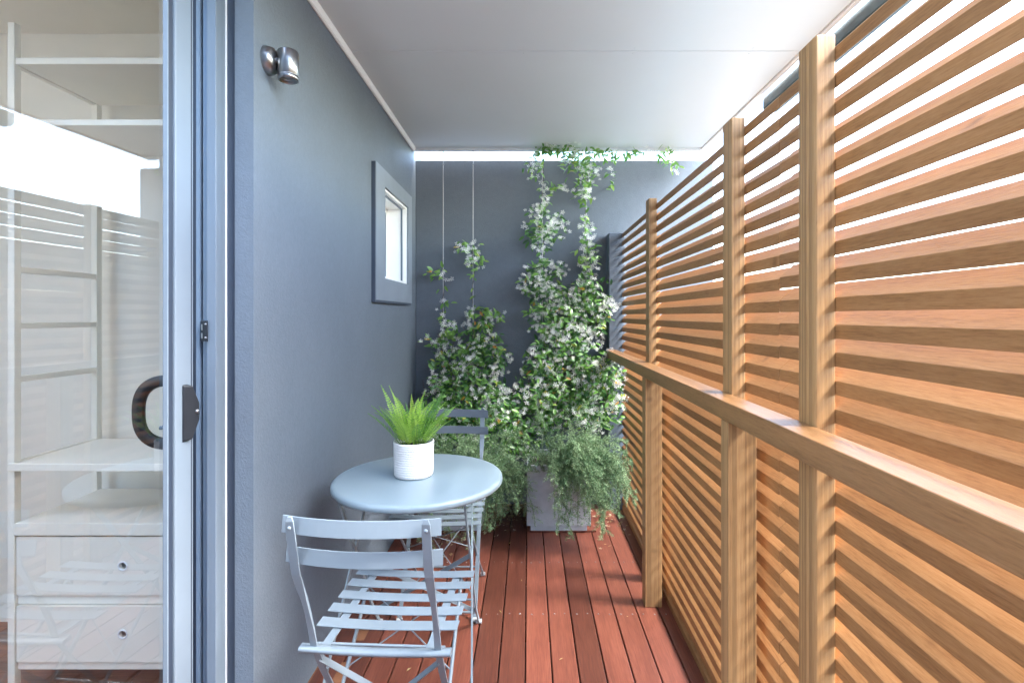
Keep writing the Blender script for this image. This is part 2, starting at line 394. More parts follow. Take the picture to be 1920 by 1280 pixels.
# lock plate outside (faceted)
lk = MB(); X0 = GX(1.30) + .0005
ls = [(1.284, 1.111), (1.303, 1.111), (1.318, 1.062), (1.318, 1.018), (1.303, .967), (1.284, .967)]
vs = [(X0, y, z) for y, z in ls]; cx = [(X0 + .003 + (y - 1.284) * .55, y + (.002 if y < 1.29 else 0), 1.039 + (z - 1.039) * .93) for y, z in ls]
lk.add(vs + cx, [tuple(range(6, 12))] + [(i, (i + 1) % 6, 6 + (i + 1) % 6, 6 + i) for i in range(6)])
lkm = MB(); 
lkp = []
for (y, z) in ls: pass
lock = lk.build('lock', 'black', door, bevel=0.0015)
cyl = MB(); cyl.lathe((X0 + .0185, 1.313, 1.040), [(0.0, .004), (.0035, .004), (.005, .003), (.0055, -.002)], 20, axis=Vector((1, 0, 0))); cyl.build('key_cylinder', 'steel', lock)
# D pull inside
dh = MB(); pts = []
zc, yh, xb = 1.043, 1.285, GX(1.285) - .024
for i in range(25):
    a = math.pi * (i / 24) ; e = 0.75
    c_, s2 = math.cos(a), math.sin(a)
    pts.append((xb - .086 * (abs(s2) ** e), yh, zc + .080 * (abs(c_) ** e) * (1 if c_ > 0 else -1)))
pts = [(xb + .012, yh, zc + .080)] + pts + [(xb + .012, yh, zc - .080)]
dh.sweep(pts, [(-.008, -.011), (-.005, -.014), (.005, -.014), (.008, -.011), (.008, .011), (.005, .014), (-.005, .014), (-.008, .011)], Vector((0, 1, 0)), smooth=True)
hnd = dh.build('pull_handle', 'black', door)
hp = MB(); hs = [(0, -.096), (-.014, -.096), (-.022, -.05), (-.026, 0), (-.022, .05), (-.014, .096), (0, .096)]
hp.add([(xb + .018 + a, yh - .012, zc + z) for a, z in hs] + [(xb + .018 + a, yh + .012, zc + z) for a, z in hs],
       [tuple(range(7)), tuple(range(13, 6, -1))] + [(i, i + 7, (i + 1) % 7 + 7, (i + 1) % 7) for i in range(7)])
hp.build('back_plate', 'black', hnd, bevel=.002)
sn = MB(); sn.tube([(xb, yh - .01, zc - .02), (xb - .014, yh - .016, zc - .036), (xb - .02, yh - .016, zc - .036)], .005, 10); sn.build('snib', 'alulight', hnd)
# door jamb with grooves
jb = MB(); jz = (-.05, 2.46)
jb.box(-0.886, -0.860, 1.405, 1.50, *jz); 
fr = jb.build('door_frame', 'alulight', house, bevel=.002)
j2 = MB(); j2.box(-0.904, -0.8875, 1.418, 1.50, *jz); j2.build('track_channel', 'alu', fr, bevel=.002)
j3 = MB(); j3.box(-0.912, -0.9055, 1.44, 1.50, *jz); j3.box(-.8876, -.8862, 1.43, 1.5, *jz); j3.build('brush_seal', 'dark', fr)
j4 = MB(); j4.box(-0.925, -0.9125, 1.420, 1.50, *jz); j4.build('track_channel', 'alumid', fr, bevel=.002)
j5 = MB(); j5.box(-0.945, -0.9255, 1.435, 1.50, *jz); j5.build('brush_seal', 'dark', fr)
j6 = MB(); j6.box(-0.897, -0.881, 1.399, 1.4045, 1.215, 1.272); j6.box(-.8995, -.8972, 1.400, 1.417, 1.215, 1.272)
stp = j6.build('strike_plate', 'black', fr, bevel=.001)
j7 = MB()
for z in (1.225, 1.262): j7.lathe((-.8845, 1.3985, z), [(0, .0015), (.002, .0012), (.003, 0)], 12, axis=Vector((0, -1, 0)))
j7.box(-.8955, -.892, 1.3975, 1.3992, 1.223, 1.238); j7.box(-.8955, -.892, 1.3975, 1.3992, 1.246, 1.262)
j7.build('screw', 'steel', stp)
sl = MB(); sl.box(-0.98, -0.80, -0.6, 1.44, -0.04, 0.004); sl.build('sill_track', 'alu', fr)

# ------------------------------------------------------------------ wall lamp
wl = thing('wall_lamp', 'small brushed steel downlight mounted high on the blue grey wall', 'wall lamp', (XW, 1.515, 2.04))
a = MB(); a.lathe((0, 0, 0), [(0, .030), (.026, .030), (.036, .022), (.040, .012), (.041, 0)], 40, axis=Vector((1, 0, 0))); a.build('mounting_plate', 'steel', wl)
a = MB(); a.tube([(.02, 0, 0), (.05, 0, 0)], .012, 16); a.build('arm', 'steel', wl)
a = MB(); r_ = .029
a.lathe((.060, .005, 0), [(0, .031), (r_ - .003, .031), (r_, .028), (r_, -.040), (r_ - .001, -.041), (r_ - .001, -.043), (r_, -.044), (r_, -.056), (r_ - .005, -.057), (r_ - .006, -.050)], 48)
lc = a.build('lamp_body', 'steel', wl)
a = MB(); a.lathe((.060, .005, 0), [(r_ - .006, -.050), (r_ - .010, -.051), (r_ - .011, -.046), (.010, -.046), (.008, -.050), (0, -.051)], 40); a.build('bulb', M['steel'], lc)

# ------------------------------------------------------------------ garden wall, end post
gw = MB(); gw.box(XW + .0005, 1.268, 3.50, 3.70, -0.16, 2.350)
tag(gw.build('garden_wall', 'gwall', bevel=.006), 'dark blue grey rendered end wall behind the climbing jasmine', 'wall')
ep = MB(); ep.box(0.533, 0.640, 3.385, 3.499, 0.0, 1.835)
tag(ep.build('end_post', 'wall', bevel=.004), 'slate blue painted post where the wooden screen meets the end wall', 'post')

# ------------------------------------------------------------------ slatted screen
fence = thing('slatted_screen', 'tall louvred bamboo privacy screen with handrail running along the right of the deck', 'fence', (0, 0, 0))
XS = 0.62; pitch = 0.0562; ah = 0.0285; Dp = 0.0335; Tp = pitch + 0.104 * Dp
def slats(y0, y1, off, jit):
    b = MB()
    for k in range(-23, 10):
        z = 1.294 + k * pitch + U(-jit, jit) + off
        dx = U(-.0008, .0008)
        dd = U(-.0015, .0015)
        sec = [(XS + dx, z), (XS + dx, z + ah), (XS + Dp + dx, z + Tp + dd), (XS + Dp + dx, z + Tp - ah + dd)]
        if k == -23: sec = [(a_, max(z_, 0.001)) for a_, z_ in sec]
        b.prism_y(sec[::-1], y0, y1, random.random(), U(-jit, jit))
    return b
slats(-0.9, 1.2615, 0.0, .0009).build('slat_panel', 'slat', fence, bevel=.0012)
slats(1.2640, 2.4950, -0.002, .0012).build('slat_panel', 'slat', fence, bevel=.0012)
slats(2.5360, 3.384, -0.001, .0012).build('slat_panel', 'slat', fence, bevel=.0012)
for (y0, y1) in ((1.031, 1.10), (1.461, 1.529), (2.463, 2.532), (0.20, 0.27)):
    b = MB(); b.box(0.581, 0.6195, y0, y1, 0.001, 1.852); b.build('post', 'post', fence, bevel=.002)
    b = MB()
    b.box(0.660, 0.700, y0, y1, 0.001, 1.80)
for (y0, y1) in ((2.253, 2.316), (1.319, 1.369)):
    b = MB(); b.box(0.515, 0.589, y0, y1, 0.001, 1.010); b.build('rail_post', 'post', fence, bevel=.002)
b = MB(); b.box(0.513, 0.5805, -0.9, 3.384, 1.0105, 1.061); b.build('handrail', 'rail', fence, bevel=.003)
b = MB(); b.box(0.668, 0.690, -.9, 3.38, -.12, 0.13); b.build('light_stop_board', 'slat', fence)  # added behind the lowest slats to stop sun leaking onto the deck

# ------------------------------------------------------------------ table
tbx, tby = -0.394, 1.842
tb = thing('bistro_table', 'round pale blue grey folding metal bistro table against the wall', 'table', (tbx, tby, 0))
a = MB(); a.lathe((0, 0, 0), [(0, .710), (.285, .710), (.294, .7085), (.299, .704), (.300, .698), (.299, .690), (.296, .686), (.292, .688), (.290, .700), (.0, .702)], 96)
a.build('tabletop', 'table', tb)
lg = {}
for sx in (-1, 1):
    cxo = -.022
    # frame A: front top -> rear foot
    a = MB(); a.flat([(cxo + sx * .205, -.17, .690), (cxo + sx * .205, -.15, .655), (cxo + sx * .205, .02, .40), (cxo + sx * .205, .20, .12), (cxo + sx * .208, .295, .012)], .0055, .016); a.build('leg', 'table', tb)
    a = MB(); a.flat([(cxo + sx * .19, .19, .690), (cxo + sx * .195, .16, .655), (cxo + sx * .215, -.02, .40), (cxo + sx * .235, -.21, .12), (cxo + sx * .24, -.295, .012)], .0055, .016); a.build('leg', 'table', tb)
    for (fx, fy) in ((cxo + sx * .208, .297), (cxo + sx * .24, -.297)):
        a = MB(); a.tube([(fx - .012, fy, .009), (fx + .012, fy, .009)], .009, 12); a.build('foot_cap', 'cap', tb)
    a = MB(); a.flat([(cxo + sx * .205, -.17, .694), (cxo + sx * .205, .17, .694)], .018, .004); a.build('bearer', 'table', tb)
a = MB(); a.tube([(-.227, .23, .085), (.183, .23, .085)], .005, 8); a.build('stretcher', 'table', tb)
a = MB(); a.tube([(-.257, -.23, .095), (.213, -.23, .095)], .005, 8); a.build('stretcher', 'table', tb)
a = MB(); a.tube([(-.227, -.15, .66), (.183, -.15, .66)], .005, 8); a.build('stretcher', 'table', tb)
a = MB()
def crossbar(mb, p, q, w=.016, t=.003):
    mb.flat([p, q], w, t, Vector((0, 0, 1)))
crossbar(a, (-.225, .02, .41), (.18, .21, .10)); crossbar(a, (.18, .026, .41), (-.225, .216, .10)); a.build('cross_brace', 'table', tb)

# ------------------------------------------------------------------ folding chairs
def make_chair(label, loc, rz):
    t = thing('folding_chair', label, 'chair', loc, rz, 'folding bistro chairs at the table')
    W_ = .19
    def strip(y, z, w_, half, sag=.006, t_=.003, n=15, flatup=Vector((0, 1, 0))):
        pts = []
        for i in range(n):
            u = -1 + 2 * i / (n - 1)
            pts.append((u * half, y, z - sag * (1 - u * u)))
        b.sweep(pts, [(-w_ / 2, -t_ / 2), (w_ / 2, -t_ / 2), (w_ / 2, t_ / 2), (-w_ / 2, t_ / 2)], flatup, 0.5)
    b = MB()
    for i in range(5):
        strip(.182 - i * .0685, .455, .041, W_)
    b.build('seat', 'chair', t, bevel=.0012)
    for sx in (-1, 1):
        b = MB(); b.flat([(sx * .135, .200, .446), (sx * .135, -.02, .446), (sx * .135, -.195, .446)], .022, .004)
        b.build('seat_rail', 'chair', t)
    b = MB()
    pts = [(-.192 + .384 * i / 14, -.195, .450 - .006 * (1 - (-1 + 2 * i / 14) ** 2)) for i in range(15)]
    b.sweep(pts, [(-.010, -.006), (.010, -.006), (.013, 0), (.010, .006), (-.010, .006), (-.013, 0)], Vector((0, 1, 0)), .5, True)
    b.tube([(-.17, -.165, .442), (.17, -.165, .442)], .004, 8)
    b.build('hinge_bar', 'chair', t)
    for z, yy, hh in ((.800, -.300, .040), (.722, -.282, .038)):
        b = MB()
        pts = []
        for i in range(17):
            u = -1 + 2 * i / 16
            pts.append((u * .1875, yy - .028 * (1 - u * u) + .012, z))
        b.sweep(pts, [(-hh / 2, -.0015), (hh / 2, -.0015), (hh / 2, .0015), (-hh / 2, .0015)], Vector((0, .12, 1)), .5)
        b.build('back_slat', 'chair', t, bevel=.0012)
    for sx in (-1, 1):
        x = sx * .158
        b = MB()
        path = [(-.3125, .826), (-.3135, .815), (-.309, .79), (-.296, .73), (-.283, .68), (-.262, .635), (-.243, .60), (-.226, .56), (-.205, .50), (-.192, .452), (-.145, .365), (-.04, .20), (.085, .010)]
        wd = [.010, .019, .022, .022, .022, .020, .014, .013, .016, .018, .018, .018, .016]
        th = [.004, .004, .004, .004, .004, .005, .009, .009, .007, .005, .005, .005, .006]
        # variable section sweep
        vs = []; n_ = len(path)
        for i, (y, z) in enumerate(path):
            a0 = path[max(i - 1, 0)]; a1 = path[min(i + 1, n_ - 1)]
            tv = Vector((0, a1[0] - a0[0], a1[1] - a0[1])).normalized(); nv = Vector((1, 0, 0)).cross(tv)
            for (u, q) in ((-1, -1), (1, -1), (1, 1), (-1, 1)):
                vs.append(Vector((x, y, z)) + Vector((1, 0, 0)) * u * wd[i] / 2 + nv * q * th[i] / 2)
        fs = [(0, 1, 2, 3), tuple(4 * (n_ - 1) + q for q in (3, 2, 1, 0))]
        for i in range(n_ - 1):
            for j in range(4): fs.append((4 * i + j, 4 * (i + 1) + j, 4 * (i + 1) + (j + 1) % 4, 4 * i + (j + 1) % 4))
        b.add(vs, fs, .5); b.build('upright', 'chair', t, bevel=.0012)
        b = MB(); b.lathe((x, -.3145, .800), [(0, .0025), (.003, .002), (.005, 0)], 12, axis=Vector((0, -1, 0))); b.build('rivet', 'chair', t)
        xr = sx * .150
        b = MB(); b.tube([(xr, .175, .444), (xr, .10, .36), (xr * 1.03, -.10, .175), (xr * 1.08, -.29, .012)], .0055, 10); b.build('rear_leg', 'chair', t)
        b = MB(); b.tube([(x - .011, .088, .009), (x + .011, .088, .009)], .009, 12); b.build('foot_cap', 'cap', t); b = MB(); b.tube([(xr * 1.08 - .011, -.293, .009), (xr * 1.08 + .011, -.293, .009)], .009, 12); b.build('foot_cap', 'cap', t)
    b = MB(); b.tube([(-.158, .045, .07), (.158, .045, .07)], .0045, 8); b.build('stretcher', 'chair', t); b = MB(); b.tube([(-.16, -.20, .09), (.16, -.20, .09)], .0045, 8); b.build('stretcher', 'chair', t)
    b = MB()
    for sx in (-1, 1): b.flat([(sx * .155, -.165, .405), (0, -.055, .225), (-sx * .15, .04, .085)], .016, .003, Vector((0, 1, .6)))
    b.build('cross_brace', 'chair', t)
    for sx in (-1, 1):
        b = MB(); b.tube([(sx * .15, .15, .43), (-sx * .15, .0, .27)], .0022, 6)
        b.build('brace_wire', 'chair', t)
    return t
make_chair('folding metal slatted chair in the foreground with its back to the viewer', (-.374, 1.474, 0), R(-2.8))
make_chair('folding metal slatted chair on the far side of the round table facing the viewer', (-.385, 2.235, 0), R(180.5))

# ------------------------------------------------------------------ fern pot
fp = thing('potted_fern', 'small bright green fern in a dimpled white ceramic pot on the round table', 'potted plant', (-.4145, 1.847, .7105))
a = MB(); a.lathe((0, 0, 0), [(0, .0), (.060, .0), (.0665, .002), (.0695, .008), (.0705, .03), (.0715, .116), (.0722, .121), (.0718, .1245), (.069, .1255), (.0665, .123), (.066, .10), (0, .10)], 72)
a.build('pot', 'ceramic', fp)
a = MB(); a.lathe((0, 0, 0), [(0, .113), (.04, .112), (.0655, .107)], 32); a.build('soil', 'soil', fp)
def leafquad(mb, p, d, nrm, L, wd, rnd, fold=.25, n=3):
    """pointed leaf from p along d"""
    d = d.normalized(); s2 = d.cross(nrm)
    if s2.length < 1e-4: s2 = d.orthogonal()
    s2.normalize(); up = s2.cross(d)
    vs = [p]; fs = []
    prof = ((.22, .75), (.5, 1.0), (.8, .6)) if n == 3 else ((.5, 1.0),)
    for u, q in prof:
        c = p + d * L * u - up * (u * u) * L * .18
        vs += [c - s2 * wd / 2 * q + up * fold * wd * q * .5, c, c + s2 * wd / 2 * q + up * fold * wd * q * .5]
    tip = p + d * L - up * L * .2; vs.append(tip); k = len(prof)
    fs += [(0, 2, 1), (0, 3, 2)]
    for i in range(k - 1):
        a0 = 1 + 3 * i; b0 = a0 + 3
        fs += [(a0, a0 + 1, b0 + 1, b0), (a0 + 1, a0 + 2, b0 + 2, b0 + 1)]
    a0 = 1 + 3 * (k - 1); e = len(vs) - 1
    fs += [(a0, a0 + 1, e), (a0 + 1, a0 + 2, e)]
    mb.add(vs, fs, rnd, True)
def frond(mb, p, az, el, L, curl, rnd, wmax):
    pos = Vector(p); steps = 27; e = el; pts = []
    side0 = Vector((-math.sin(az), math.cos(az), 0))
    roll = U(-.5, .5)
    for i in range(steps):
        dv = Vector((math.cos(az) * math.cos(e), math.sin(az) * math.cos(e), math.sin(e)))
        pts.append((pos.copy(), dv.copy())); pos += dv * L / steps; e -= curl / steps * (0.3 + 1.6 * i / steps)
    mb.tube([q[0] for q in pts], .0011, 4, rnd * .6)
    for i, (q, dv) in enumerate(pts[4:], 4):
        u = i / steps; wl = wmax * (math.sin(math.pi * min(1, (u * .85 + .2))) ** .7) * (1 - .55 * u)
        up = side0.cross(dv); sd_ = side0 * math.cos(roll) + up * math.sin(roll)
        for sg in (-1, 1):
            dd = (sd_ * sg + dv * .45 + Vector((U(-.12, .12), U(-.12, .12), U(-.15, .1)))).normalized()
            leafquad(mb, q, dd, up, wl * U(.85, 1.1), L / steps * .72, min(1, max(0, rnd + U(-.12, .12))), n=1, fold=.1)
a = MB()
for i in range(40):
    az = i * 2.399 + U(-.3, .3); q = i / 40
    el = R(87 - 36 * q + U(-6, 6)); L = U(.15, .215)
    frond(a, (.035 * math.cos(az) * (.3 + q), .035 * math.sin(az) * (.3 + q), .108), az, el, L, U(.3, .8), U(.1, 1.0) * (1 - .2 * q), U(.028, .040))
# the long outer fronds
for az, el, L, c, r in ((R(180), R(56), .165, .05, .15), (R(165), R(66), .245, .1, .6), (R(10), R(60), .165, .2, .2), (R(-5), R(52), .125, .2, .3), (R(150), R(70), .235, .2, .8), (R(60), R(58), .24, .3, .1), (R(35), R(66), .22, .2, .15)):
    frond(a, (.03 * math.cos(az), .03 * math.sin(az), .108), az, el, L, c, r, .028)
a.build('fronds', 'fern', fp)

# ------------------------------------------------------------------ planters
def planter(x0, label):
    t = thing('planter', label, 'planter', (x0 + .189, 3.21, 0), 0, 'square planters against the end wall')
    a = MB(); hw = .189; z0, z1, th = .045, .400, .02
    a.box(-hw, hw, -hw, -hw + th, z0, z1); a.box(-hw, hw, hw - th, hw, z0, z1)
    a.box(-hw, -hw + th, -hw + th, hw - th, z0, z1); a.box(hw - th, hw, -hw + th, hw - th, z0, z1)
    a.box(-hw + th, hw - th, -hw + th, hw - th, z0, z0 + .01)
    a.build('box', 'concrete', t)
    a = MB(); a.box(-hw + .022, hw - .022, -hw + .012, hw - .03, .012, .0445); a.build('plinth', 'concrete', t)
    for y in (-.175, .10):
        a = MB(); a.box(-hw + .015, hw + .035, y, y + .05, 0.001, .0115); a.build('batten', 'deck', t, bevel=.002)
    a = MB(); a.box(-hw + th, hw - th, -hw + th, hw - th, .30, .37); a.build('soil', 'soil', t)
    return t
planter(-.0095, 'pale grey square planter on wooden battens beside the screen under trailing rosemary')
planter(-.650, 'pale grey square planter mostly hidden behind the far chair')

def rosemary(cx, cy, label, nsp, spread, seed, bias=(0, 0), noleft=False):
    random.seed(seed)
    t = thing('rosemary', label, 'shrub', (cx, cy, .37), 0, 'trailing rosemary in the planters')
    lm = MB(); sm = MB()
    def keep(p):
        if cy + p.y > 3.47: p.y = 3.47 - cy
        if p.z < .04 and abs(p.x) < .205 and -.21 < p.y < .18:
            if abs(p.x) > .17: p.x = .205 * (1 if p.x > 0 else -1)
            else: p.y = -.205 - U(0, .015)
        p.x = min(p.x, .565 - cx)
        p.z = max(p.z, -.33)
    def twig(p, dv, L, droop, base, main):
        st_ = .009; n_ = int(L / st_); pts = [p.copy()]
        for k in range(n_):
            dv = (dv + Vector((U(-.1, .1), U(-.1, .1), -droop * (.3 + k / n_) + U(-.07, .07)))).normalized()
            p = p + dv * st_; keep(p); pts.append(p.copy())
            o1 = dv.orthogonal().normalized(); o2 = dv.cross(o1)
            for m_ in range(5):
                q = p - dv * st_ * (m_ / 5)
                a2 = U(0, 2 * math.pi)
                od = (o1 * math.cos(a2) + o2 * math.sin(a2)) * U(.8, 1.2) + dv * .6
                od.normalize(); ln = U(.012, .021) * (1 - .5 * (k / n_) ** 3)
                sd2 = od.cross(Vector((U(-1, 1), U(-1, 1), U(-1, 1))))
                if sd2.length < 1e-3: continue
                sd2.normalize(); wv_ = .0013
                lm.add([q, q + od * ln * .5 + sd2 * wv_, q + od * ln, q + od * ln * .5 - sd2 * wv_], [(0, 1, 2, 3)], min(1, max(0, base + U(-.25, .25) + .3 * (k / n_))), False)
            if main and k > 3 and k % 3 == 0 and k < n_ - 3:
                a2 = U(0, 2 * math.pi)
                sdv = ((o1 * math.cos(a2) + o2 * math.sin(a2)) + dv * .9 + Vector((0, -.25, .35))).normalized()
                twig(p.copy(), sdv, U(.035, .085), U(.0, .12), base + U(-.1, .2), False)
        sm.tube(pts[::3] + [pts[-1]], .0011 if main else .0007, 4)
    for i in range(nsp):
        az = U(0, 2 * math.pi)
        if random.random() < .58: az = R(-90) + G(0, .8)
        if noleft and math.cos(az) < -.25: az = math.pi - az if random.random() < .8 else az
        el = R(U(6, 78)); L = U(.14, .42) if i % 3 else U(.36, .58)
        rr = .15 * math.sqrt(random.random())
        p = Vector((rr * math.cos(az) + U(-.05, .05), rr * math.sin(az) + U(-.04, .04), .0))
        dv = Vector((math.cos(az) * math.cos(el) * spread + bias[0], math.sin(az) * math.cos(el) * .9 + bias[1], math.sin(el) + .22)).normalized()
        twig(p, dv, L, U(.05, .13), U(.0, .6), True)
    lm.build('foliage', 'rose', t); sm.build('stems', 'rstem', t)
    return t
rosemary(.1795, 3.20, 'silvery green rosemary spilling over the front of the planter beside the screen', 170, .85, 11, (.12, 0), True)
rosemary(-.38, 3.20, 'silvery green rosemary bush behind the far chair and round table', 130, 1.1, 12, (.1, 0))

# ------------------------------------------------------------------ wires
WY = 3.44
wires = ((831, 'thin steel wire nearest the house wall holding the sparsest jasmine strands'), (887, 'thin steel wire second from the house wall beside a short jasmine spray'),
         (1017, 'thin steel wire third from the house wall inside the tallest jasmine column'), (1099, 'thin steel wire nearest the screen with jasmine up to the soffit'))
for i, (px, lab) in enumerate(wires):
    X = (px - VX) * WY / F
    a = MB(); a.tube([(X, WY, .40), (X, WY, 2.384)], .0016, 6)
    o = a.build('trellis_wire', 'wire'); tag(o, lab, 'wire', 'vertical climbing wires')
    b = MB(); b.tube([(X, WY, 2.375), (X, WY, 2.391)], .004, 8); b.build('eye_bolt', 'steel', o)
    b = MB(); b.tube([(X, WY, 2.30), (X, WY, 2.335)], .003, 8); b.tube([(X - .006, WY, 2.303), (X + .006, WY, 2.303)], .004, 8); b.build('tensioner', 'steel', o)
a = MB(); a.tube([(-.76, 3.465, 2.386), (1.15, 3.465, 2.386)], .0014, 6)
tag(a.build('trellis_wire', 'wire'), 'thin horizontal wire strung along the edge of the soffit above the end wall', 'wire')

# ------------------------------------------------------------------ jasmine
def flower(mb, p, nrm, size):
    nrm = nrm.normalized(); o1 = nrm.orthogonal().normalized(); o2 = nrm.cross(o1); a0 = U(0, 6.28); r = random.random()
    for k in range(5):
        a = a0 + k * 2 * math.pi / 5
        d = o1 * math.cos(a) + o2 * math.sin(a); s2 = nrm.cross(d)
        mb.add([p, p + d * size * .55 - s2 * size * .10, p + d * size + s2 * size * .13 + nrm * size * .12, p + d * size * .75 + s2 * size * .28, p + d * size * .4 + s2 * size * .12], [(0, 1, 2, 3, 4)], r)
    mb.add([p, p - nrm * size * .7 + o1 * size * .06, p - nrm * size * .7 - o1 * size * .06], [(0, 1, 2)], .1)
def jasmine(label, loc, blobs, strands, seed):
    random.seed(seed)
    t = thing('jasmine_vine', label, 'climbing plant', loc, 0, 'flowering jasmine climbing the wires')
    L0 = Vector(loc); lf = MB(); fl_ = MB(); st_ = MB()
    def leafat(p, young=0):
        az = U(-math.pi, math.pi)
        d = Vector((math.cos(az), -abs(U(0, .9)), math.sin(az) * .7 - .15)).normalized()
        nrm = Vector((U(-.5, .5), U(-1, -.2), U(.1, 1.0)))
        r = U(0, .85) if random.random() < .975 else U(.93, 1)
        if young and r < .9: r = U(.45, .93)
        q_ = U(.7, 1.25); leafquad(lf, p - L0, d, nrm, .044 * q_, .019 * q_ * U(.8, 1.1), r)
    for (x, y, rx, ry, n_, nf, zc) in blobs:
        for i in range(n_):
            while True:
                u, v = U(-1, 1), U(-1, 1)
                if u * u + v * v < 1 and random.random() < 1.15 - (u * u + v * v) ** 1.5: break
            dep = G(0, .055)
            p = PX(x + u * rx, y + v * ry, zc); p.y = min(3.475, zc + dep); leafat(p, zc >= 3.42)
        for i in range(nf // 3):
            a_ = U(0, 6.28); q = math.sqrt(U(0, 1))
            p = PX(x + math.cos(a_) * q * rx * 1.02, y + math.sin(a_) * q * ry * 1.02, zc); p.y = min(3.46, zc - abs(G(.045, .04)))
            for k in range(random.choice((2, 3, 3, 4, 5))):
                pp = p + Vector((G(0, .017), G(0, .012), G(0, .017)))
                flower(fl_, pp - L0, Vector((U(-.6, .6), -1, U(-.5, .8))), U(.0115, .0175))
        for i in range(n_ // 60 if n_ > 100 else 0):
            q = PX(x + U(-.7, .7) * rx, y + U(-.3, .9) * ry, zc + U(-.02, .05)); pts = [q.copy() - L0]
            dv = Vector((U(-.6, .6), U(-.3, .2), 1)).normalized()
            for k in range(8):
                dv = (dv + Vector((U(-.4, .4), U(-.25, .2), U(-.2, .3)))).normalized(); q = q + dv * .028
                q.y = min(q.y, 3.475); pts.append(q.copy() - L0)
            st_.tube(pts, .0016, 5)
    # strands: (wire px, y bottom, y top, leaves, flowers)
    for (px, yb, yt, nl, nf, sp) in strands:
        pts = []; X0_ = PX(px, 0, WY).x; za, zb = H - (yb - VY) * WY / F, H - (yt - VY) * WY / F
        ph = U(0, 6)
        for k in range(50):
            z = za + (zb - za) * k / 49; a_ = ph + k * .55
            pts.append(Vector((X0_ + .007 * math.cos(a_), WY + .007 * math.sin(a_), z)) - L0)
        st_.tube(pts, .0019, 5)
        for i in range(nl):
            z = za + (zb - za) * (random.random()); 
            off = G(0, sp) 
            p = Vector((X0_ + off, WY - abs(G(.0, .03)), z)); leafat(p, 1)
        for i in range(nf // 3):
            z = za + (zb - za) * random.random(); off = G(0, sp * 1.1)
            for k in range(random.choice((1, 2, 3, 4))):
                flower(fl_, Vector((X0_ + off + G(0, .014), WY - .02 - abs(G(0, .035)), z + G(0, .014))) - L0, Vector((U(-.6, .6), -1, U(-.5, .8))), U(.0115, .0175))
    # little side shoots
    lf.build('leaves', 'jleaf', t); fl_.build('blossoms', 'petal', t); st_.build('stems', 'stem', t)
    return t
def shoot(x0, y0, x1, y1, n_):  # helper blobs along an arching twig
    return [(x0 + (x1 - x0) * k / n_, y0 + (y1 - y0) * k / n_ - 8 * math.sin(math.pi * k / n_), 7, 7, 5, 3, 3.42) for k in range(n_ + 1)]
jasmine('lower flowering jasmine on the two wires nearest the house wall', (-.45, 3.36, .37), [
    (880, 745, 80, 60, 620, 170, 3.33), (935, 800, 50, 62, 360, 90, 3.24), (985, 830, 26, 40, 110, 30, 3.26), (850, 800, 50, 34, 200, 40, 3.26), (900, 670, 58, 34, 260, 95, 3.38),
    (905, 625, 36, 28, 110, 40, 3.40), (833, 690, 28, 44, 120, 36, 3.40), (845, 620, 16, 24, 42, 20, 3.42), (815, 640, 22, 12, 24, 12, 3.42),
    (830, 760, 34, 40, 160, 30, 3.36), (925, 590, 24, 10, 24, 10, 3.42), (895, 585, 18, 12, 24, 6, 3.42),
    (893, 483, 16, 24, 36, 26, 3.42), (872, 462, 18, 10, 14, 16, 3.42), (813, 513, 20, 10, 14, 3, 3.42), (838, 573, 8, 18, 8, 6, 3.42), (975, 770, 24, 60, 120, 40, 3.33)],
    [(831, 830, 500, 26, 12, .012), (887, 830, 450, 40, 24, .015)], 21)
jasmine('tall flowering jasmine on the two wires nearest the screen, reaching the soffit', (.20, 3.36, .37), [
    (1060, 690, 82, 78, 900, 330, 3.35), (1045, 585, 58, 55, 360, 190, 3.39), (1105, 590, 42, 50, 250, 110, 3.40),
    (1120, 740, 48, 70, 420, 150, 3.33), (1060, 760, 60, 40, 240, 60, 3.30), (1020, 760, 44, 50, 260, 90, 3.33), (1148, 700, 20, 44, 70, 60, 3.33), (1140, 570, 18, 10, 20, 24, 3.41),
    (1000, 535, 34, 17, 70, 62, 3.41), (1022, 505, 40, 20, 90, 60, 3.41), (1012, 430, 30, 45, 100, 78, 3.41), (1040, 430, 22, 30, 40, 34, 3.41),
    (1100, 480, 20, 42, 70, 56, 3.42), (1098, 540, 26, 26, 80, 40, 3.41), (1138, 522, 10, 8, 8, 2, 3.41),
    (1001, 315, 20, 24, 34, 24, 3.42), (1020, 282, 26, 10, 40, 10, 3.42), (1078, 305, 24, 24, 70, 26, 3.42), (1100, 320, 20, 30, 50, 28, 3.42),
    (1095, 368, 22, 10, 24, 20, 3.42), (1058, 282, 30, 8, 44, 12, 3.42), (1146, 322, 8, 8, 6, 6, 3.42), (1147, 348, 7, 10, 8, 2, 3.42), (1040, 352, 20, 6, 16, 12, 3.42), (1018, 385, 12, 18, 18, 8, 3.42), (1099, 425, 12, 18, 18, 12, 3.42), (1098, 345, 14, 22, 22, 12, 3.42),
    (1140, 293, 24, 8, 26, 14, 3.44), (1190, 290, 30, 5, 24, 10, 3.44), (1240, 290, 22, 6, 18, 10, 3.44), (1262, 312, 12, 8, 12, 3, 3.43), (1255, 298, 8, 10, 8, 4, 3.43), (1120, 290, 20, 10, 26, 14, 3.44)],
    [(1017, 830, 280, 60, 60, .016), (1099, 830, 275, 60, 54, .016)], 22)

